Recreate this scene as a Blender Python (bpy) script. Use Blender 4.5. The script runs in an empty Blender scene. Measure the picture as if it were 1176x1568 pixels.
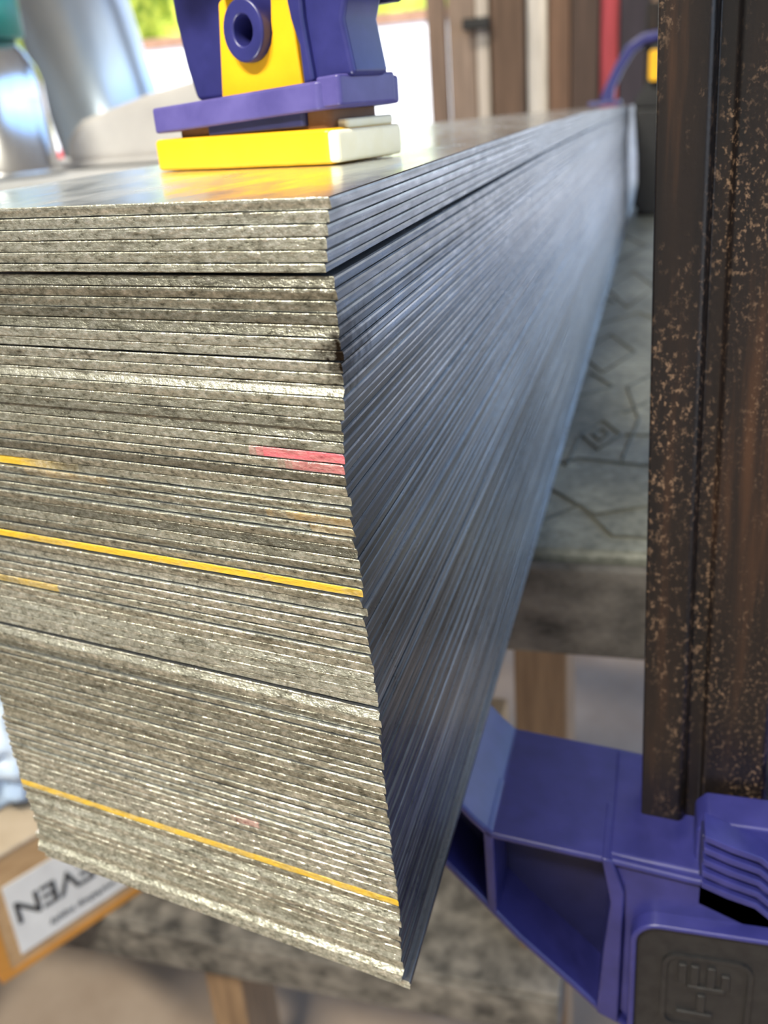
import bpy, bmesh, math, random
from mathutils import Vector, Matrix, noise
random.seed(7)
H=1.05                      # height of the top of the sheet stack above the floor
SC=bpy.context.scene
SC.view_settings.view_transform='Standard'
COL=bpy.context.collection

# ------------------------------------------------------------ helpers
def empty(name,loc=(0,0,0)):
    o=bpy.data.objects.new(name,None); o.location=loc; COL.objects.link(o); o.empty_display_size=.05; return o
def link(name,me,mats,parent=None,bevel=0,seg=2,smooth=False,subsurf=0):
    for m in (mats if isinstance(mats,(list,tuple)) else [mats]): me.materials.append(m)
    o=bpy.data.objects.new(name,me); COL.objects.link(o)
    if parent: o.parent=parent
    if bevel:
        b=o.modifiers.new('bevel','BEVEL'); b.width=bevel; b.segments=seg; b.limit_method='ANGLE'; b.angle_limit=math.radians(35)
        b.harden_normals=False
        smooth=True
    if subsurf:
        s=o.modifiers.new('sub','SUBSURF'); s.levels=subsurf; s.render_levels=subsurf
    if smooth:
        for p in me.polygons: p.use_smooth=True
        if bevel:
            w=o.modifiers.new('wn','WEIGHTED_NORMAL'); w.keep_sharp=True
    return o
def mesh(verts,faces):
    me=bpy.data.meshes.new('m'); me.from_pydata([tuple(v) for v in verts],[],faces)
    bm=bmesh.new(); bm.from_mesh(me); bmesh.ops.recalc_face_normals(bm,faces=bm.faces); bm.to_mesh(me); bm.free(); return me
X=Vector((1,0,0)); Y=Vector((0,1,0)); Z=Vector((0,0,1))
def prism(name,pts,d0,d1,mat,parent=None,O=Vector((0,0,0)),e1=X,e2=Z,e3=Y,bevel=0,seg=2):
    n=len(pts); O=Vector(O)
    v=[O+e1*a+e2*b+e3*d0 for a,b in pts]+[O+e1*a+e2*b+e3*d1 for a,b in pts]
    f=[list(range(n)),list(range(2*n-1,n-1,-1))]+[[i,(i+1)%n,n+(i+1)%n,n+i] for i in range(n)]
    return link(name,mesh(v,f),mat,parent,bevel,seg)
def box(name,a,b,mat,parent=None,bevel=0,seg=2):
    return prism(name,[(a[0],a[2]),(b[0],a[2]),(b[0],b[2]),(a[0],b[2])],a[1],b[1],mat,parent,bevel=bevel,seg=seg)
def ring(name,outer,inner,d0,d1,mat,parent=None,O=Vector((0,0,0)),e1=X,e2=Z,e3=Y,bevel=0):
    n=len(outer); O=Vector(O); v=[]
    for P,d in ((outer,d0),(inner,d0),(outer,d1),(inner,d1)): v+=[O+e1*a+e2*b+e3*d for a,b in P]
    f=[]
    for i in range(n):
        j=(i+1)%n
        f+=[[i,j,n+j,n+i],[2*n+i,3*n+i,3*n+j,2*n+j],[i,2*n+i,2*n+j,j],[n+i,n+j,3*n+j,3*n+i]]
    return link(name,mesh(v,f),mat,parent,bevel)
def inset(pts,d):
    n=len(pts); area=sum(pts[i][0]*pts[(i+1)%n][1]-pts[(i+1)%n][0]*pts[i][1] for i in range(n)); s=1 if area>0 else -1
    out=[]
    for i in range(n):
        p0=Vector(pts[i-1]);p=Vector(pts[i]);p1=Vector(pts[(i+1)%n])
        a=(p-p0).normalized(); b=(p1-p).normalized()
        na=Vector((-a.y,a.x))*s; nb=Vector((-b.y,b.x))*s
        m=(na+nb); m.normalize(); k=max(.35,m.dot(na)); q=p+m*(d/k); out.append((q.x,q.y))
    return out
def circle(cx,cy,r,n=32,r2=None): return [(cx+r*math.cos(2*math.pi*i/n),cy+(r2 or r)*math.sin(2*math.pi*i/n)) for i in range(n)]
def rrect(x0,y0,x1,y1,r,n=6):
    out=[]
    for cx,cy,a0 in ((x1-r,y1-r,0),(x0+r,y1-r,90),(x0+r,y0+r,180),(x1-r,y0+r,270)):
        for k in range(n+1):
            a=math.radians(a0+90*k/n); out.append((cx+r*math.cos(a),cy+r*math.sin(a)))
    return out
def lathe(name,prof,c,mat,parent=None,n=40,axis=Z,smooth=True):
    axis=axis.normalized(); q=axis.to_track_quat('Z','Y'); v=[];f=[]; c=Vector(c)
    for r,z in prof:
        for i in range(n):
            a=2*math.pi*i/n; v.append(c+q@Vector((r*math.cos(a),r*math.sin(a),z)))
    for k in range(len(prof)-1):
        for i in range(n): f.append([k*n+i,k*n+(i+1)%n,(k+1)*n+(i+1)%n,(k+1)*n+i])
    f.append(list(range(n))); f.append(list(range((len(prof)-1)*n,len(prof)*n)))
    me=mesh(v,f); o=link(name,me,mat,parent)
    if smooth:
        for p in me.polygons: p.use_smooth=len(p.vertices)==4
    return o
def tube(name,pts,r,mat,parent=None,cyclic=False):
    cu=bpy.data.curves.new(name,'CURVE'); cu.dimensions='3D'; cu.bevel_depth=r; cu.bevel_resolution=2
    s=cu.splines.new('POLY'); s.points.add(len(pts)-1); s.use_cyclic_u=cyclic
    for p,q in zip(s.points,pts): p.co=(*q,1)
    cu.materials.append(mat); o=bpy.data.objects.new(name,cu); COL.objects.link(o)
    if parent:o.parent=parent
    return o

class M:
    def __init__(s,name):
        s.m=bpy.data.materials.new(name); s.m.use_nodes=True; s.nt=s.m.node_tree; s.b=s.nt.nodes['Principled BSDF']; s.tc=None
    def n(s,t,**k):
        nd=s.nt.nodes.new(t)
        for a,b in k.items():
            if a.startswith('_'): setattr(nd,a[1:],b)
            else: nd.inputs[a.replace('_',' ')].default_value=b
        return nd
    def l(s,a,b): s.nt.links.new(a,b)
    def co(s,scale=(1,1,1),rot=(0,0,0)):
        if not s.tc: s.tc=s.nt.nodes.new('ShaderNodeTexCoord')
        mp=s.nt.nodes.new('ShaderNodeMapping'); mp.inputs['Scale'].default_value=scale; mp.inputs['Rotation'].default_value=rot
        s.l(s.tc.outputs['Object'],mp.inputs[0]); return mp.outputs[0]
    def noise(s,scale,detail=4,rough=.6,vec=None):
        nd=s.n('ShaderNodeTexNoise',Scale=scale,Detail=detail,Roughness=rough); s.l(vec if vec else s.co(),nd.inputs['Vector']); return nd.outputs['Fac']
    def ramp(s,fac,stops):
        r=s.n('ShaderNodeValToRGB'); e=r.color_ramp.elements
        while len(e)<len(stops): e.new(.5)
        for k,(p,c) in zip(e,stops): k.position=p; k.color=(*c,1) if len(c)==3 else c
        s.l(fac,r.inputs[0]); return r.outputs[0]
    def mix(s,fac,a,b,mode='MIX'):
        x=s.nt.nodes.new('ShaderNodeMix'); x.data_type='RGBA'; x.blend_type=mode
        for i,v in ((0,fac),(6,a),(7,b)):
            if hasattr(v,'is_output'): s.l(v,x.inputs[i])
            else: x.inputs[i].default_value=v if i==0 else (*v,1)
        return x.outputs[2]
    def math(s,op,a,b=0,c=0,clamp=False):
        x=s.n('ShaderNodeMath',_operation=op,_use_clamp=clamp)
        for i,v in enumerate((a,b,c)):
            if hasattr(v,'is_output'): s.l(v,x.inputs[i])
            else: x.inputs[i].default_value=v
        return x.outputs[0]
    def spot(s,centre,radius,scale):
        # soft dirt spot around a point of the object, broken up by noise
        d=s.n('ShaderNodeVectorMath',_operation='DISTANCE'); s.l(s.co(scale),d.inputs[0]); d.inputs[1].default_value=[c*k for c,k in zip(centre,scale)]
        k=s.math('DIVIDE',d.outputs['Value'],radius); n_=s.noise(500,3,.6)
        return s.math('SUBTRACT',s.math('MULTIPLY',n_,2.6),k,0,True)
    def set(s,**k):
        for a,v in k.items():
            i=s.b.inputs[a.replace('_',' ')]
            if hasattr(v,'is_output'): s.l(v,i)
            else: i.default_value=(*v,1) if isinstance(v,tuple) and len(v)==3 else v
        return s
    def bump(s,h,strength=.5,dist=.001):
        b=s.n('ShaderNodeBump',Strength=strength,Distance=dist); s.l(h,b.inputs['Height']); s.l(b.outputs[0],s.b.inputs['Normal']); return s
def simple(name,c1,c2,scale=30,rough=.5,metal=0,bump=0,dist=.001,stretch=(1,1,1),detail=5):
    m=M(name); v=m.co(stretch); n=m.noise(scale,detail,.6,v)
    m.set(Base_Color=m.ramp(n,[(.3,c1),(.7,c2)]),Roughness=rough,Metallic=metal)
    if bump: m.bump(n,bump,dist)
    return m.m

# ------------------------------------------------------------ materials
def mat_edge():
    m=M('sheared_galvanised_edge')
    fine=m.noise(1150,3,.7,m.co((.6,1,1.1)))
    med=m.noise(210,4,.65,m.co((.35,1,2.2)))
    big=m.noise(26,3,.55,m.co((.8,1,1.4)))
    col=m.ramp(fine,[(.30,(.13,.128,.105)),(.40,(.40,.40,.345)),(.54,(.66,.665,.59)),(.66,(1,1,.94))])
    dirt=m.ramp(med,[(.30,(.24,.23,.20)),(.43,(1,1,1))])
    col=m.mix(.7,col,dirt,'MULTIPLY')
    col=m.mix(.45,col,m.ramp(big,[(.35,(.58,.57,.53)),(.60,(1,1,1))]),'MULTIPLY')
    tone=m.n('ShaderNodeAttribute',_attribute_name='tone').outputs['Fac']
    t=m.ramp(tone,[(0,(.40,.39,.365)),(.5,(.84,.835,.80)),(1,(1.0,1.0,1.0))])
    col=m.mix(1,col,t,'MULTIPLY')
    pa=m.n('ShaderNodeAttribute',_attribute_name='paint')
    amt=m.math('MULTIPLY',pa.outputs['Alpha'],m.ramp(med,[(.25,(.45,.45,.45)),(.5,(.95,.95,.95))]),clamp=True)
    col=m.mix(amt,col,pa.outputs['Color'])
    met=m.math('SUBTRACT',.82,m.math('MULTIPLY',amt,.8))
    col=m.mix(m.spot((0,0,-.0225),.0042,(1,.4,1)),col,(.02,.013,.008))
    m.set(Base_Color=col,Metallic=met,Roughness=m.ramp(fine,[(.3,(.52,.52,.52)),(.7,(.26,.26,.26))]))
    m.bump(m.math('ADD',fine,m.math('MULTIPLY',med,.8)),.9,.00026); return m.m
def mat_side():
    m=M('dark_steel_long_edge')
    st=m.noise(420,4,.6,m.co((1,.02,1.2))); sp=m.noise(600,3,.6,m.co((1,.25,1))); big=m.noise(11,4,.55,m.co((1,.6,1.6)))
    tone=m.n('ShaderNodeAttribute',_attribute_name='tone').outputs['Fac']
    col=m.ramp(st,[(.3,(.085,.082,.078)),(.55,(.18,.178,.175)),(.74,(.36,.36,.36))])
    col=m.mix(.7,col,m.ramp(tone,[(.1,(.50,.48,.45)),(.6,(.9,.9,.9)),(1,(1.4,1.4,1.4))]),'MULTIPLY')
    col=m.mix(.6,col,m.ramp(big,[(.35,(.40,.37,.34)),(.60,(1.1,1.1,1.1))]),'MULTIPLY')
    col=m.mix(m.spot((0,0.0,-.0225),.0055,(1,.4,1)),col,(.02,.013,.008))
    m.set(Base_Color=col,Metallic=.85,Roughness=m.ramp(sp,[(.3,(.25,.25,.25)),(.7,(.40,.40,.40))]))
    m.bump(m.math('ADD',m.math('MULTIPLY',sp,.5),st),.35,.0002); return m.m
def mat_top():
    m=M('galvanised_top_face')
    a=m.noise(60,5,.65,m.co((1,.3,1))); b=m.noise(400,3,.5)
    col=m.ramp(a,[(.3,(.50,.51,.53)),(.55,(.76,.79,.82)),(.8,(.88,.91,.94))])
    m.set(Base_Color=col,Metallic=.95,Roughness=m.ramp(a,[(.3,(.32,.32,.32)),(.7,(.11,.11,.11))])); m.bump(b,.15,.0002); return m.m
E=mat_edge(); S=mat_side(); T=mat_top()
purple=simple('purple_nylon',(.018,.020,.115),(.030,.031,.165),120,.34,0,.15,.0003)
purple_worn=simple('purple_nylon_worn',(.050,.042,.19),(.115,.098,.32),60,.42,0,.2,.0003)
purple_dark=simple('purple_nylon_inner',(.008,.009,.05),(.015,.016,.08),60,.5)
yellow=simple('yellow_pad',(.80,.40,.006),(.90,.50,.012),60,.38,0,.1,.0003)
cream=simple('sunlit_cream_pad',(.84,.74,.44),(.92,.85,.62),80,.5)  # yellow pad's right side, bright sunlight put into the colour
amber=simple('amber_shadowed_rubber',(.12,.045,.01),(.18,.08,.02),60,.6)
rubber=simple('black_rubber',(.006,.006,.008),(.015,.015,.016),300,.5,0,.4,.0003)
def mat_bar():
    m=M('blackened_rusty_bar')
    sp=m.noise(1000,3,.65,m.co((1,1,.75))); zone=m.noise(32,5,.7,m.co((1.6,1,.45))); zone2=m.noise(75,4,.6,m.co((1.6,1,.10)))
    base=m.ramp(zone2,[(.40,(.008,.007,.008)),(.58,(.017,.012,.011)),(.74,(.060,.030,.018))])
    k=m.math('MULTIPLY',m.ramp(sp,[(.54,(0,0,0)),(.68,(.75,.75,.75))]),m.ramp(zone,[(.44,(0,0,0)),(.64,(1,1,1))]))
    col=m.mix(k,base,(.34,.22,.145))
    m.set(Base_Color=col,Metallic=.25,Roughness=.32); m.bump(sp,.3,.0002); return m.m
bar_m=mat_bar()
def mat_bench():
    m=M('weathered_bench_top')
    a=m.noise(18,6,.7,m.co((1,.5,1))); b=m.noise(160,4,.7)
    col=m.ramp(a,[(.3,(.11,.11,.085)),(.5,(.25,.25,.20)),(.7,(.42,.42,.34))])
    col=m.mix(.6,col,m.ramp(b,[(.35,(.30,.30,.28)),(.58,(1,1,1))]),'MULTIPLY')
    m.set(Base_Color=col,Roughness=.5); m.bump(a,.5,.002); return m.m
bench_m=mat_bench()
fascia_m=simple('weathered_dark_wood',(.022,.020,.018),(.20,.18,.155),45,.8,0,.6,.002,(1,1,1.6))
leg_m=simple('pine_leg',(.15,.09,.05),(.28,.18,.10),25,.7,0,.2,.001,(4,4,.4))
pale_m=simple('pale_pine',(.50,.42,.28),(.66,.58,.42),25,.7,0,.1,.001,(4,4,.4))
groove_m=simple('carved_line',(.06,.062,.052),(.17,.172,.145),90,.8)
card_m=simple('corrugated_cardboard',(.34,.20,.09),(.46,.29,.14),40,.8,0,.2,.001,(1,1,5))
cardtop_m=simple('cardboard_lid',(.42,.33,.23),(.52,.42,.31),30,.8)
tape_m=simple('orange_box_edge',(.42,.17,.02),(.52,.23,.04),30,.6)
label_m=simple('paper_label',(.56,.54,.51),(.66,.64,.60),30,.7)
ink_m=simple('label_ink',(.02,.02,.02),(.04,.04,.04),30,.7)
bag_m=simple('plastic_bag',(.34,.46,.62),(.68,.76,.86),14,.25,0,.9,.01)
steel_m=simple('brushed_stainless',(.55,.56,.58),(.75,.76,.78),40,.22,1,.05,.0005,(1,1,.1))
teal_m=simple('teal_cap',(.01,.16,.14),(.02,.24,.20),30,.4)
duct_m=simple('galvanised_duct',(.40,.50,.62),(.60,.69,.78),6,.30,.8,.08,.002,(1,1,.3))
cover_m=simple('grey_canvas',(.46,.44,.43),(.58,.56,.54),12,.8,0,.3,.004)
mach_m=simple('painted_machine',(.40,.41,.42),(.50,.51,.52),10,.45)
floor_m=simple('concrete_floor',(.27,.195,.14),(.41,.32,.245),5,.75,0,.2,.003,detail=8)
wall_m=simple('workshop_wall',(.16,.13,.10),(.24,.20,.17),4,.85)
wallL_m=simple('pale_wall',(.52,.50,.46),(.60,.58,.53),4,.85)
hedge_m=simple('sunlit_foliage',(.12,.22,.01),(.75,.75,.10),7,.8,0,.8,.1)
white_m=simple('white_render',(.78,.77,.74),(.88,.87,.85),5,.8)
coping_m=simple('brown_coping',(.25,.13,.07),(.35,.2,.12),9,.8)
ground_m=simple('outdoor_concrete',(.55,.52,.48),(.68,.65,.60),3,.8)
red_m=simple('red_paint',(.45,.03,.03),(.55,.06,.05),10,.35)
glass_m=simple('dark_glass',(.02,.03,.04),(.04,.05,.06),10,.1)

# ------------------------------------------------------------ sheet stack
N=84; HT=.15; P=HT/N; TH=P*.925
d2=Vector((-.982,.189,0)).normalized(); nin=Vector((.189,.982,0)).normalized(); W=.0967
def lerp(tab,x):
    if x<=tab[0][0]: return tab[0][1]
    for (a,b),(c,d) in zip(tab,tab[1:]):
        if x<=c: return b+(d-b)*(x-a)/(c-a)
    return tab[-1][1]
lean=[(0,0),(.008,-.0013),(.0095,-.0013),(.0105,-.0004),(.014,-.0006),(.022,-.0004),(.040,-.0018),(.06,-.0006),(.08,.0),(.083,.0005),(.1,.0002),(.13,.0008),(.15,0)]
ys=[0,.12,.25,.45,.68,1.1,1.57]; fz=[1,1,.998,.988,.968,.92,.867]
tones=[(0,.75),(4,.65),(5,.2),(8,.3),(9,.75),(12,.8),(14,.4),(22,.42),(24,.3),(28,.5),(31,.85),(36,.6),(38,1),(40,.7),(41,.3),(48,.35),(52,.8),(57,.95),(60,.6),(65,.55),(70,.7)]
def build_stack():
    MS=72; verts=[];faces=[];mi=[];paint=[];tone=[]
    yel=(.66,.42,.018); pink=(.72,.13,.18); org=(.60,.36,.08)
    for i in range(N):
        zt=-i*P-random.uniform(0,.00009); zb=zt-TH
        if i in (5,46): zb+=.00040
        if i in (12,34,61): zb+=.00018
        s=i*P
        dx=lerp(lean,s)+random.gauss(0,.00015); dn=random.gauss(0,.00012); tilt=random.gauss(0,.00014)
        if i<=5: dn-=.0003
        if 46<i: dn-=.0005
        if i==N-1: dx+=.0015
        wl=W+random.gauss(0,.0003)+(.0009 if i>60 else 0)-(.0012 if 74<i<80 else 0)
        tn=min(1,max(0,lerp(tones,i/1.2)+random.gauss(0,.15)))
        levels=[(zt,.00012,.00034),(zt-.00016,0,.00008),(zt-.0005,0,0),(zb+.00014,0,.00002),(zb,.00014,.00018)]
        NL=len(levels)
        per=[]
        for j in range(MS+1):
            w=wl*j/MS
            per.append((Vector((dx,0,0))+d2*w+nin*dn,nin,0,j))
        for k in range(1,len(ys)): per.append((Vector((dx,ys[k],0))+d2*wl,Vector((1,0,0)),k,-1))
        for k in range(len(ys)-1,0,-1): per.append((Vector((dx,ys[k],0)),Vector((-1,0,0)),k,-2))
        n=len(per); b0=len(verts)
        for L,(z,ins,sins) in enumerate(levels):
            for idx,(p,inn,k,j) in enumerate(per):
                q=p.copy(); q+=inn*(ins if j>=0 else sins)
                if j>=0:
                    nz=noise.noise(Vector((j*.55,i*7.3,L*.9)))
                    q+=nin*(nz*.00010+(tilt if L>=3 else -tilt))
                    if j==0: q.x-=sins
                zz=z+ (noise.noise(Vector((j*.31,i*3.1,L*2.))) *.00004 if j>=0 else 0)
                zz=-HT+(zz+HT)*fz[k]
                verts.append((q.x,q.y,zz))
        def addf(f,m,c=(0,0,0,0)):
            faces.append(f); mi.append(m); paint.append(c); tone.append(tn)
        for L in range(NL-1):
            for a in range(n):
                b=(a+1)%n
                f=[b0+L*n+a,b0+L*n+b,b0+(L+1)*n+b,b0+(L+1)*n+a]
                if a<MS:
                    w=wl*(a+.5)/MS; r=noise.noise(Vector((w*260,i*5.7,0)))*.25
                    c=(0,0,0,0)
                    if i==34: c=(*yel,1) 
                    elif i==71: c=(*yel,.92+r)
                    elif i==25 and w>.055: c=(*yel,min(1,(w-.055)/.02)+r)
                    elif i==40 and w>.070: c=(*yel,.6+r)
                    elif i==27 and w<.016: c=(*org,.5+r*2-w*12)
                    elif i==28 and w<.008: c=(*org,.4+r)
                    elif i==26 and .05<w<.07: c=(*org,.3+r)
                    elif i in (21,) and w<.018: c=(*pink,min(1,(.0182-w)/.004)*.95)
                    elif i==22 and w<.012: c=(*pink,min(1,(.0122-w)/.004)*.75)
                    elif i==66 and .03<w<.036: c=(*pink,.25+r)
                    if L==NL-2: c=(c[0],c[1],c[2],c[3]*.6)
                    addf(f,0,(c[0],c[1],c[2],max(0,min(1,c[3]))))
                else:
                    addf(f,1)
        for L,flip in ((0,0),(NL-1,1)):
            o=b0+L*n; nl=len(ys)-1
            lf=[o+MS]+[o+MS+k for k in range(1,nl+1)]; rt=[o]+[o+n-k for k in range(1,nl+1)]
            first=[o+j for j in range(MS+1)]+[lf[1],rt[1]]
            addf(first if not flip else first[::-1],2)
            for k in range(1,nl):
                q=[lf[k],lf[k+1],rt[k+1],rt[k]]; addf(q if not flip else q[::-1],2)
    me=bpy.data.meshes.new('steel_sheet_stack'); me.from_pydata(verts,[],faces)
    bm=bmesh.new(); bm.from_mesh(me); bmesh.ops.recalc_face_normals(bm,faces=bm.faces); bm.to_mesh(me); bm.free()
    me.polygons.foreach_set('material_index',mi)
    at=me.attributes.new('tone','FLOAT','FACE'); at.data.foreach_set('value',tone)
    ca=me.color_attributes.new('paint','FLOAT_COLOR','CORNER'); arr=[]
    for p,c in zip(me.polygons,paint): arr+=list(c)*p.loop_total
    ca.data.foreach_set('color',arr)
    o=link('steel_sheet_stack',me,[E,S,T]); o.location=(0,0,H); return o
build_stack()

# ------------------------------------------------------------ front bar clamp
cl=empty('bar_clamp',(0,0,H))
O=Vector((-.0735,.0893,.0002)); u=Vector((.94,-.342,0)).normalized(); v=Vector((.342,.94,0)).normalized()
L_=.0556
def f_uz(name,pts,v0,v1,mat,bevel=.0006,O_=O): return prism(name,pts,v0,v1,mat,cl,O=O_,e1=u,e2=Z,e3=v,bevel=bevel)
def plan(name,pts,z0,z1,mat,bevel=.0008,tilt=0):
    e1=(u+Z*tilt).normalized()
    return prism(name,pts,z0,z1,mat,cl,O=O,e1=e1,e2=v,e3=Z,bevel=bevel,seg=3)
plan('foot_pad',rrect(0,0,L_-.0015,.024,.002),0,.0070,yellow,.001)
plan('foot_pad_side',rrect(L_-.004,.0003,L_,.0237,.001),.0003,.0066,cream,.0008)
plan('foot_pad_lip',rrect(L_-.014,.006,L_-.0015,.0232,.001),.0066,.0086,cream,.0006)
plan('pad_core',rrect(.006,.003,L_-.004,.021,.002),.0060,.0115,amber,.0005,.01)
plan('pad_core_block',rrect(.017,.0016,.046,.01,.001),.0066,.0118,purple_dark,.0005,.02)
plan('swivel_plate',[(.0015,.0),(.020,.0),(.0515,.0),(.0535,.002),(.0555,.004),(.0568,.022),(.053,.025),(.004,.025),(.001,.022)],.0082,.0138,purple_worn,.0007,.045)
plan('plate_edge_block',rrect(.0505,.0008,.0568,.021,.001),.0086,.0145,purple_worn,.0006,.045)
cx=.0303; cz=.0274
us=[(cx-.0112,.0140),(cx-.0092,.029),(cx-.0086,.0336),(cx-.0066,.0348),(cx-.0060,.0296)]
us+=[(cx+.0060*math.cos(math.radians(a)),cz+.0060*math.sin(math.radians(a))) for a in range(170,371,20)]
us+=[(cx+.0066,.0335),(cx+.0076,.0368),(cx+.0098,.0368),(cx+.0108,.0345),(cx+.0122,.026),(cx+.0130,.0150)]
f_uz('saddle',us,.0055,.0185,yellow,.0006)
ring('pivot_ring',circle(cx,cz,.0058,36,.0063),circle(cx,cz,.0027,36,.0030),.0030,.0200,purple,cl,O=O,e1=u,e2=Z,e3=v,bevel=.0006)
f_uz('pivot_pin',circle(cx,cz,.0027,24,.0030),.009,.0198,purple_dark,0)
f_uz('jaw_cheek',[(.0075,.0145),(.0055,.022),(.0040,.032),(.0033,.044),(.0040,.056),(.022,.058),(.0215,.040),(.0205,.0145)],.009,.022,purple,.0014)
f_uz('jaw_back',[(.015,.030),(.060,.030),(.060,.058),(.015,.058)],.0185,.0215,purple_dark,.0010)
f_uz('jaw_neck',[(.0462,.0155),(.0460,.023),(.0444,.028),(.0436,.033),(.0446,.0385),(.0465,.052),(.0750,.056),(.0690,.044),(.0630,.0375),(.0583,.0320),(.0565,.027),(.0585,.0165)],.004,.0165,purple,.0012)
f_uz('jaw_neck_rib',[(.0460,.0155),(.0458,.023),(.0442,.028),(.0434,.033),(.0444,.0385),(.046,.045),(.0505,.045),(.0490,.038),(.0474,.032),(.0474,.028),(.0488,.0160)],.0025,.006,purple,.0008)
arm=[(-.072,.052),(-.064,.075),(-.045,.092),(0,.100),(.040,.104),(.086,.100),(.088,.050),(.074,.036),(.044,.042),(.025,.060),(-.015,.056)]
ring('upper_arm_rim',arm,inset(arm,.004),.074,.104,purple,cl,bevel=.001)
prism('upper_arm_web',inset(arm,.003),.085,.092,purple,cl)
lx=.0445
sec=[(0,.000),(.0095,.000),(.0105,.0010),(.0112,.0030),(.0145,.0030),(.0152,.0014),(.0265,.0014),(.0290,.0014),(.0302,.003),(.0302,.0115),(.0290,.0127),(.0200,.0127),(.0195,.0107),(.0112,.0107),(.0105,.0127),(.001,.0127),(0,.0117)]
zb,zt=-.262,.135
vb=[];
for z in (zb,-.10,.03,zt):
    for a,b in sec: vb.append((lx-.0030*(z-(-.18))/.2+a*(1+.02*(z+.18)), .0775+b, z))
n=len(sec); fb=[list(range(n)),list(range(3*n,4*n))]
for k in range(3):
    for i in range(n): fb.append([k*n+i,k*n+(i+1)%n,(k+1)*n+(i+1)%n,(k+1)*n+i])
link('steel_bar',mesh(vb,fb),bar_m,cl,bevel=.0005)
body=[(-.062,-.1530),(-.001,-.1530),(.0035,-.1585),(.0075,-.1625),(.020,-.1640),(.0375,-.1660),(.058,-.1690),(.112,-.1690),(.118,-.1800),(.118,-.250),(.108,-.262),(.060,-.262),(.0440,-.2265),(.0345,-.2205),(.0270,-.2125),(.0130,-.1985),(.0042,-.1880),(-.0060,-.1760),(-.030,-.1690),(-.062,-.1660)]
y0,y1=.0590,.1040
ring('lower_jaw_rim',body,inset(body,.0022),y0,y1,purple,cl,bevel=.0009)
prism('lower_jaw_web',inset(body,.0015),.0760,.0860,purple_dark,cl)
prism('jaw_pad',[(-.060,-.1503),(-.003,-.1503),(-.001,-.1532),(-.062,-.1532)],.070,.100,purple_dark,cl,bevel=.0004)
prism('rib_1',[(.0052,-.1605),(.0080,-.1625),(.0082,-.1905),(.0056,-.1890)],y0,.080,purple,cl,bevel=.0007)
prism('rib_2',[(.0350,-.1655),(.0378,-.1660),(.0410,-.1760),(.0405,-.2235),(.0345,-.2205),(.0362,-.1950),(.0375,-.1800)],y0-.0005,.080,purple,cl,bevel=.0008)
hous=[(.0365,-.1655),(.060,-.1680),(.112,-.169),(.1175,-.181),(.1175,-.249),(.107,-.2615),(.060,-.2615),(.0440,-.2262),(.0398,-.2200),(.0405,-.1900),(.0395,-.1780)]
prism('trigger_housing',hous,.0605,.1030,purple,cl,bevel=.0015,seg=3)
rr=rrect(.0428,-.262,.100,-.1825,.007)
ring('housing_bezel',rr,inset(rr,.0016),.0560,.0640,purple,cl,bevel=.0006)
prism('rubber_insert',inset(rr,.0014),.0580,.0640,rubber,cl,bevel=.0004)
ring('insert_emboss',rrect(.051,-.219,.073,-.193,.004),inset(rrect(.051,-.219,.073,-.193,.004),.0012),.0573,.0585,rubber,cl)
for i,(a,b,c,d) in enumerate(((.055,-.203,.057,-.196),(.058,-.203,.060,-.196),(.0575,-.2045,.0665,-.203),(.062,-.203,.064,-.196),(.0655,-.203,.0675,-.198),(.055,-.214,.064,-.2125),(.060,-.212,.062,-.206))):
    prism('insert_glyph_%d'%(i+1),[(a,b),(c,b),(c,d),(a,d)],.0572,.0585,rubber,cl,bevel=.0002)
prism('bar_sleeve',[(.0575,-.1700),(.0575,-.1585),(.0600,-.1555),(.0800,-.1560),(.0850,-.1480),(.105,-.1480),(.110,-.1700)],.0650,.0765,purple,cl,bevel=.001)
prism('bar_sleeve_back',[(.0765,-.1700),(.0765,-.1500),(.0850,-.1450),(.105,-.1450),(.110,-.1700)],.0765,.1030,purple,cl,bevel=.001)
for i in range(5):
    dz=-.0036*i; 
    prism('grip_ridge_%d'%(i+1),[(.0590,-.1535+dz),(.0655,-.1560+dz),(.0720,-.1580+dz),(.0830,-.1680+dz),(.0830,-.1696+dz),(.0715,-.1597+dz),(.0650,-.1578+dz),(.0590,-.1553+dz)],.0575,.0660,purple,cl,bevel=.0003)
prism('ridge_backing',[(.0585,-.1560),(.0720,-.1590),(.0850,-.1700),(.0850,-.1900),(.0585,-.1780)],.0605,.0660,purple_dark,cl,bevel=.0004)

# ------------------------------------------------------------ second clamp further along
c2=empty('bar_clamp',(0,0,H))
arc=[(-.040,-.010),(-.034,.006),(-.020,.034),(-.006,.056),(.012,.067),(.040,.070),(.040,.058),(.016,.055),(.002,.046),(-.010,.028),(-.020,.008),(-.022,-.010)]
prism('upper_arm',arc,1.20,1.23,purple,c2,bevel=.003)
prism('swivel_foot',[(-.052,-.0115),(-.012,-.0115),(-.012,-.006),(-.052,-.006)],1.195,1.235,purple,c2,bevel=.002)
prism('release_button',rrect(.021,.012,.036,.047,.004),1.19,1.205,yellow,c2,bevel=.001)
prism('head_block',[(.004,-.018),(.006,-.006),(.018,.010),(.022,.052),(.046,.060),(.056,.010),(.052,-.020)],1.205,1.245,rubber,c2,bevel=.002)
prism('steel_bar',[(.010,-.149),(.042,-.149),(.042,.10),(.016,.10)],1.215,1.228,bar_m,c2,bevel=.001)
prism('handle',[(.004,-.018),(.012,-.10),(.006,-.135),(.020,-.148),(.050,-.148),(.052,-.02)],1.205,1.245,rubber,c2,bevel=.003)

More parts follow.
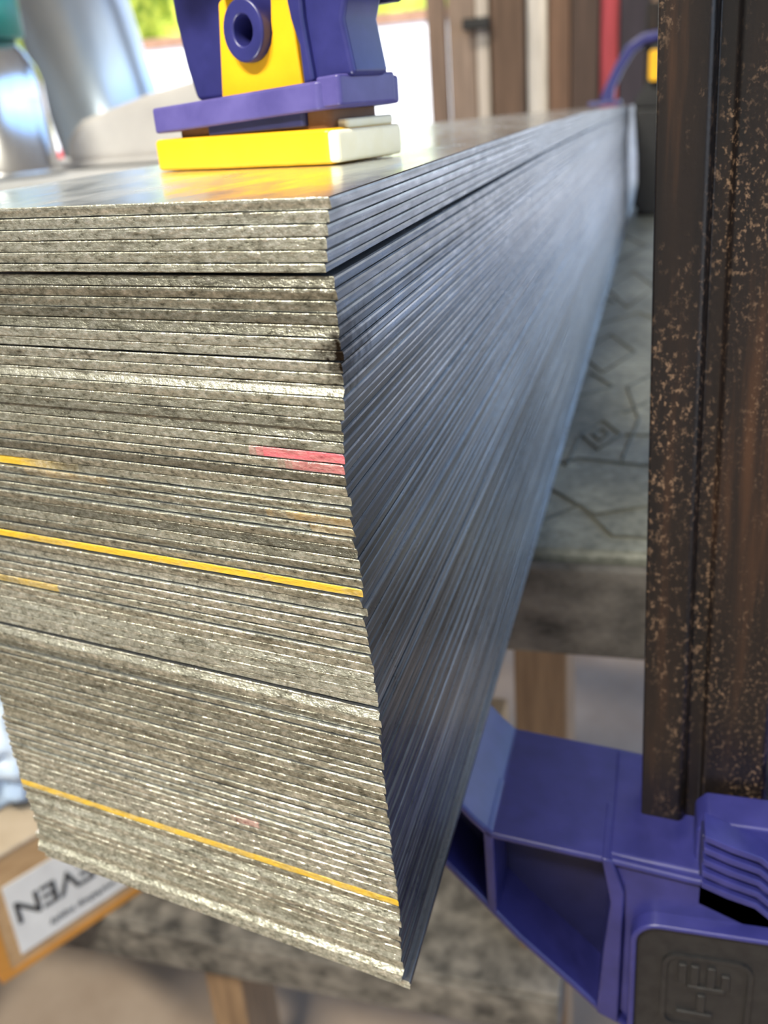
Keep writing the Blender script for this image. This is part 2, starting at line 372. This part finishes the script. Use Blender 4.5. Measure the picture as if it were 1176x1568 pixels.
# ------------------------------------------------------------ workbench
wb=empty('workbench',(0,0,0))
bt=H-.1502; BX=.105
box('bench_top',(-.40,.2,bt-.042),(BX,1.75,bt),bench_m,wb,bevel=.003)
box('front_fascia',(-.40,.194,bt-.043),(BX,.2,bt-.004),fascia_m,wb,bevel=.002)
for nme,x0,yy in (('leg_1',-.055,.50),('leg_2',-.39,.50),('leg_3',BX-.05,.90),('leg_4',BX-.05,1.6),('leg_5',-.39,1.6)):
    box(nme,(x0,yy,0),(x0+.042,yy+.07,bt-.042),leg_m,wb,bevel=.003)
box('leg_6',(-.205,.78,0),(-.150,.84,bt-.042),pale_m,wb,bevel=.003)
box('lower_rail',(-.80,.452,.30),(-.015,.498,.345),fascia_m,wb,bevel=.003)
box('lower_shelf',(-.80,.455,.330),(-.015,.79,.350),fascia_m,wb,bevel=.002)
box('shelf_leg_1',(-.80,.46,0),(-.76,.50,.30),leg_m,wb); box('shelf_leg_2',(-.80,.74,0),(-.76,.78,.33),leg_m,wb)
def gl(i,pts,cyc=False): tube('carved_line_%d'%i,[(a,b,bt+.0001) for a,b in pts],.0008,groove_m,wb,cyc)
k=0
for (cx_,cy_,rx,ry) in ((.018,.335,.010,.022),(.018,.335,.004,.009),(.012,.50,.018,.05),(.02,.72,.02,.08),(.0,.95,.03,.09)):
    k+=1; gl(k,[(cx_-rx,cy_),(cx_,cy_-ry),(cx_+rx,cy_),(cx_,cy_+ry)],True)
for pts in ([(-.01,.285),(.01,.300),(.045,.292),(.08,.31)],[(.002,.26),(.022,.235),(.05,.25),(.07,.23)],[(.0,.225),(.015,.245),(.03,.215),(.05,.215)],
            [(.03,.30),(.036,.36),(.028,.42),(.05,.46)],[(-.01,.39),(.02,.42),(.005,.45)],[(.0,.58),(.03,.62),(.06,.56)],[(.005,.29),(.008,.335)],[(.028,.37),(.045,.40)],[(.03,.335),(.06,.335)],[(-.03,.62),(.01,.66),(-.01,.7)]):
    k+=1; gl(k,pts)

# ------------------------------------------------------------ cardboard box, bag
cb=empty('cardboard_box',(-.51,.366,.3505))
e1=Vector((.496,.868,0)); e2=Vector((-.868,.496,0))
prism('carton',[(0,0),(.19,0),(.19,.22),(0,.22)],0,.130,card_m,cb,e1=e1,e2=e2,e3=Z,bevel=.003)
prism('lid',[(-.002,-.002),(.192,-.002),(.192,.222),(-.002,.222)],.1302,.133,cardtop_m,cb,e1=e1,e2=e2,e3=Z)
prism('edge_band_1',[(-.0005,-.0006),(.0105,-.0006),(.0105,.012),(-.0005,.012)],.0,.1295,tape_m,cb,e1=e1,e2=e2,e3=Z)
prism('edge_band_2',[(0,-.0012),(.19,-.0012),(.19,.004),(0,.004)],.0,.007,tape_m,cb,e1=e1,e2=e2,e3=Z)
prism('label',[(.022,.018),(.150,.018),(.150,.098),(.022,.098)],-.0012,.0008,label_m,cb,e1=e1,e2=Z,e3=e2)
for body_,sz,px_,pz_ in (('SEVEN',.034,.122,.075),('workshop supply',.010,.122,.034)):
    tc=bpy.data.curves.new('label_text','FONT'); tc.body=body_; tc.size=sz; tc.extrude=.0002; tc.offset=.0006 if sz>.02 else .0001; tc.materials.append(ink_m)
    to=bpy.data.objects.new('label_text',tc); COL.objects.link(to); to.parent=cb
    xa=-e1; ya=-Z; za=xa.cross(ya)
    mm=Matrix((xa,ya,za)).transposed().to_4x4(); mm.translation=e1*px_+Z*pz_-e2*.0016; to.matrix_local=mm
cb2=empty('cardboard_box',(-.26,.60,.3505))
box('carton',(0,0,0),(.16,.14,.10),card_m,cb2,bevel=.002); box('label',(.05,-.001,.02),(.13,.001,.08),label_m,cb2)
def lump(name,c,r,mat,amp=.12,f=3,seed=0,parent=None):
    bm=bmesh.new(); bmesh.ops.create_icosphere(bm,subdivisions=5,radius=1)
    for v_ in bm.verts:
        d=v_.co.normalized(); k_=1+amp*noise.noise(d*f+Vector((seed,0,0)))+amp*.5*abs(noise.noise(d*f*2.7+Vector((seed,3,0))))
        q=d*k_; q.z=max(q.z,-.75); v_.co=Vector((q.x*r[0],q.y*r[1],q.z*r[2]))
    me=bpy.data.meshes.new(name); bm.to_mesh(me); bm.free(); o=link(name,me,mat,parent,smooth=True); o.location=c; return o
lump('plastic_bag',(-.565,.49,.3505+.134+.049),(.085,.085,.062),bag_m,.35,3,2)

# ------------------------------------------------------------ left background: machine, bottle, duct
mc=empty('tool_cabinet',(0,0,0)); mt=H-.038
box('table_plate',(-1.35,.84,mt-.03),(-.43,1.60,mt),mach_m,mc,bevel=.006)
box('carcass',(-1.30,.88,.06),(-.47,1.56,mt-.03),mach_m,mc,bevel=.006)
box('plinth',(-1.26,.92,0),(-.51,1.52,.06),mach_m,mc)
for i in range(3): box('drawer_%d'%(i+1),(-1.26,.872,.12+.28*i),(-.51,.881,.36+.28*i),duct_m,mc,bevel=.004); box('drawer_handle_%d'%(i+1),(-.98,.855,.28+.28*i),(-.80,.874,.295+.28*i),steel_m,mc,bevel=.003)
cv=empty('canvas_cover',(0,0,mt+.002))
o_=prism('cover_body',[(-.735,0),(-.725,.040),(-.70,.058),(-.60,.082),(-.52,.095),(-.45,.098),(-.445,0)],1.06,1.45,cover_m,cv,bevel=.018,seg=4)
prism('cover_hem',[(-.742,0),(-.738,.008),(-.438,.008),(-.436,0)],1.05,1.46,cover_m,cv,bevel=.003)
bo=empty('steel_bottle',(-.745,.955,mt+.0005))
lathe('flask',[(.060,0),(.068,.001),(.070,.004),(.068,.008),(.063,.011),(.062,.085),(.062,.105),(.058,.122),(.049,.138),(.042,.146),(.040,.152)],(0,0,0),steel_m,bo)
lathe('cap',[(.044,.1525),(.052,.155),(.052,.195),(.046,.21),(.02,.215)],(0,0,0),teal_m,bo)
du=empty('metal_duct',(0,0,0))
ax=(Vector((-2.12,3.2,2.2))-Vector((-1.70,3.2,.09))); ln=ax.length
lathe('pipe',[(.20,0),(.20,ln*.3),(.206,ln*.302),(.206,ln*.31),(.20,ln*.312),(.20,ln*.68),(.206,ln*.682),(.206,ln*.69),(.20,ln*.692),(.20,ln)],(-1.70,3.2,.045),duct_m,du,n=48,axis=ax)

# ------------------------------------------------------------ room shell, boards, outside
box('floor',(-4.5,-2.5,-.08),(3.0,4.1,0),floor_m)
wbk=empty('wall_back',(0,0,0))
box('wall_pier',(-.80,4.0,0),(.22,4.12,2.9),wall_m,wbk); box('wall_left_part',(-4.5,4.0,0),(-3.2,4.12,2.9),wall_m,wbk); box('lintel_1',(-3.2,4.0,2.35),(-.80,4.12,2.9),wall_m,wbk)
box('lintel_2',(.22,4.0,2.5),(3.0,4.12,2.9),wall_m,wbk)
box('wall_left',(-4.6,-2.5,0),(-4.5,4.12,2.9),wallL_m)
box('wall_front',(-4.6,-2.62,0),(3.0,-2.5,2.9),wallL_m)
box('ceiling',(-4.6,-2.62,2.9),(3.0,4.12,3.0),wallL_m)
bd=empty('timber_rack',(0,0,0))
cols=[((-.845,-.775),(.22,.15,.11)),((-.77,-.665),(.30,.22,.17)),((-.66,-.612),(.60,.53,.46)),((-.60,-.48),(.14,.085,.055)),((-.470,-.395),(.78,.73,.66)),((-.388,-.31),(.18,.10,.06)),((-.305,-.205),(.09,.055,.04)),((-.200,-.135),(.50,.07,.09)),((-.13,-.03),(.04,.03,.04)),((-.02,.14),(.22,.14,.09))]
for i,((a,b),c) in enumerate(cols):
    mm=simple('board_%d'%i,tuple(x*.7 for x in c),tuple(min(1,x*1.25) for x in c),14,.7,0,.2,.002,(3,3,.25))
    yy=3.80+.05*random.random()
    box('board_%d'%(i+1),(a,yy,.0),(b,yy+.04+.05*random.random(),1.75+.5*random.random()),mm,bd,bevel=.004)
box('hinge_bracket',(-.70,3.76,H+.24),(-.60,3.80,H+.28),rubber,bd,bevel=.004)
box('ground_outside',(-20,4.12,-.1),(12,30,-.02),ground_m)
gw=empty('boundary_wall',(0,0,0)); box('masonry',(-20,13,-.02),(-1.2,13.2,2.0),white_m,gw); box('coping',(-20,12.95,2.0),(-1.2,13.25,2.12),coping_m,gw)
hg=empty('hedge',(0,0,0))
for i in range(8): lump('bush_%d'%(i+1),(-16+2.0*i,15.2,1.7),(1.5,1.2,2.3+.5*random.random()),hedge_m,.35,4,i*3.3,hg)
ca=empty('parked_car',(-4.9,9.5,-.02))
prism('car_body',[(-2.0,.30),(-2.05,.62),(-1.6,.82),(-.9,.88),(-.45,1.32),(.75,1.34),(1.35,.92),(1.95,.85),(2.05,.55),(2.0,.30)],-.8,.8,red_m,ca,bevel=.06,seg=3)
prism('car_windows',[(-.75,.90),(-.38,1.24),(.68,1.26),(1.15,.92)],-.82,.82,glass_m,ca)
for i,(wx,wy) in enumerate(((-1.25,-.78),(1.25,-.78),(-1.25,.78),(1.25,.78))):
    lathe('wheel_%d'%(i+1),[(.2,-.09),(.31,-.09),(.32,0),(.31,.09),(.2,.09)],(wx,wy,.32),rubber,ca,axis=Y)

# ------------------------------------------------------------ light
w=bpy.data.worlds.new('sky'); SC.world=w; w.use_nodes=True; nt=w.node_tree; bg=nt.nodes['Background']
tc=nt.nodes.new('ShaderNodeTexCoord'); sx=nt.nodes.new('ShaderNodeSeparateXYZ'); nt.links.new(tc.outputs['Generated'],sx.inputs[0])
rp=nt.nodes.new('ShaderNodeValToRGB'); e=rp.color_ramp.elements; e[0].position=0; e[0].color=(.46,.46,.46,1); e[1].position=.75; e[1].color=(.18,.34,.78,1)
a=e.new(.02); a.color=(.80,.90,1,1); b=e.new(.22); b.color=(.38,.62,1,1)
nt.links.new(sx.outputs[2],rp.inputs[0]); nt.links.new(rp.outputs[0],bg.inputs[0]); bg.inputs[1].default_value=2.8
def light(name,typ,loc,target,energy,color,size=1,sy=None):
    l=bpy.data.lights.new(name,typ); l.energy=energy; l.color=color
    if typ=='AREA':
        l.size=size
        if sy: l.shape='RECTANGLE'; l.size_y=sy
    if typ=='SUN': l.angle=math.radians(size)
    o=bpy.data.objects.new(name,l); COL.objects.link(o); o.location=loc
    o.rotation_euler=(Vector(target)-Vector(loc)).to_track_quat('-Z','Y').to_euler(); return o
light('sun','SUN',(-2,-6,7),(0,0,1),9,(1,.92,.78),1.5)
light('fill_light','AREA',(-.5,-1.2,2.6),(0,0,.95),105,(1,.945,.80),1.0,.18)  # added warm key behind the camera, brightens the sheet edges
light('fill_light','AREA',(-1.2,2.2,2.8),(-1.2,2.2,0),50,(1,.90,.74),1.2,.25)  # added unseen fill for the dim interior under the roof

# ------------------------------------------------------------ camera
R=Vector((.9616,.2633,-.0752)).normalized(); F=Vector((-.2712,.8774,-.3952)).normalized(); U=R.cross(F).normalized(); R=F.cross(U)
cam=bpy.data.cameras.new('camera'); co=bpy.data.objects.new('camera',cam); COL.objects.link(co)
m=Matrix((R,U,-F)).transposed().to_4x4(); m.translation=(.0436,-.1281,H+.0109); co.matrix_world=m
cam.sensor_fit='VERTICAL'; cam.sensor_height=36; cam.lens=33.2; cam.clip_start=.01; cam.clip_end=100
cam.dof.use_dof=True; cam.dof.focus_distance=.155; cam.dof.aperture_fstop=22
SC.camera=co
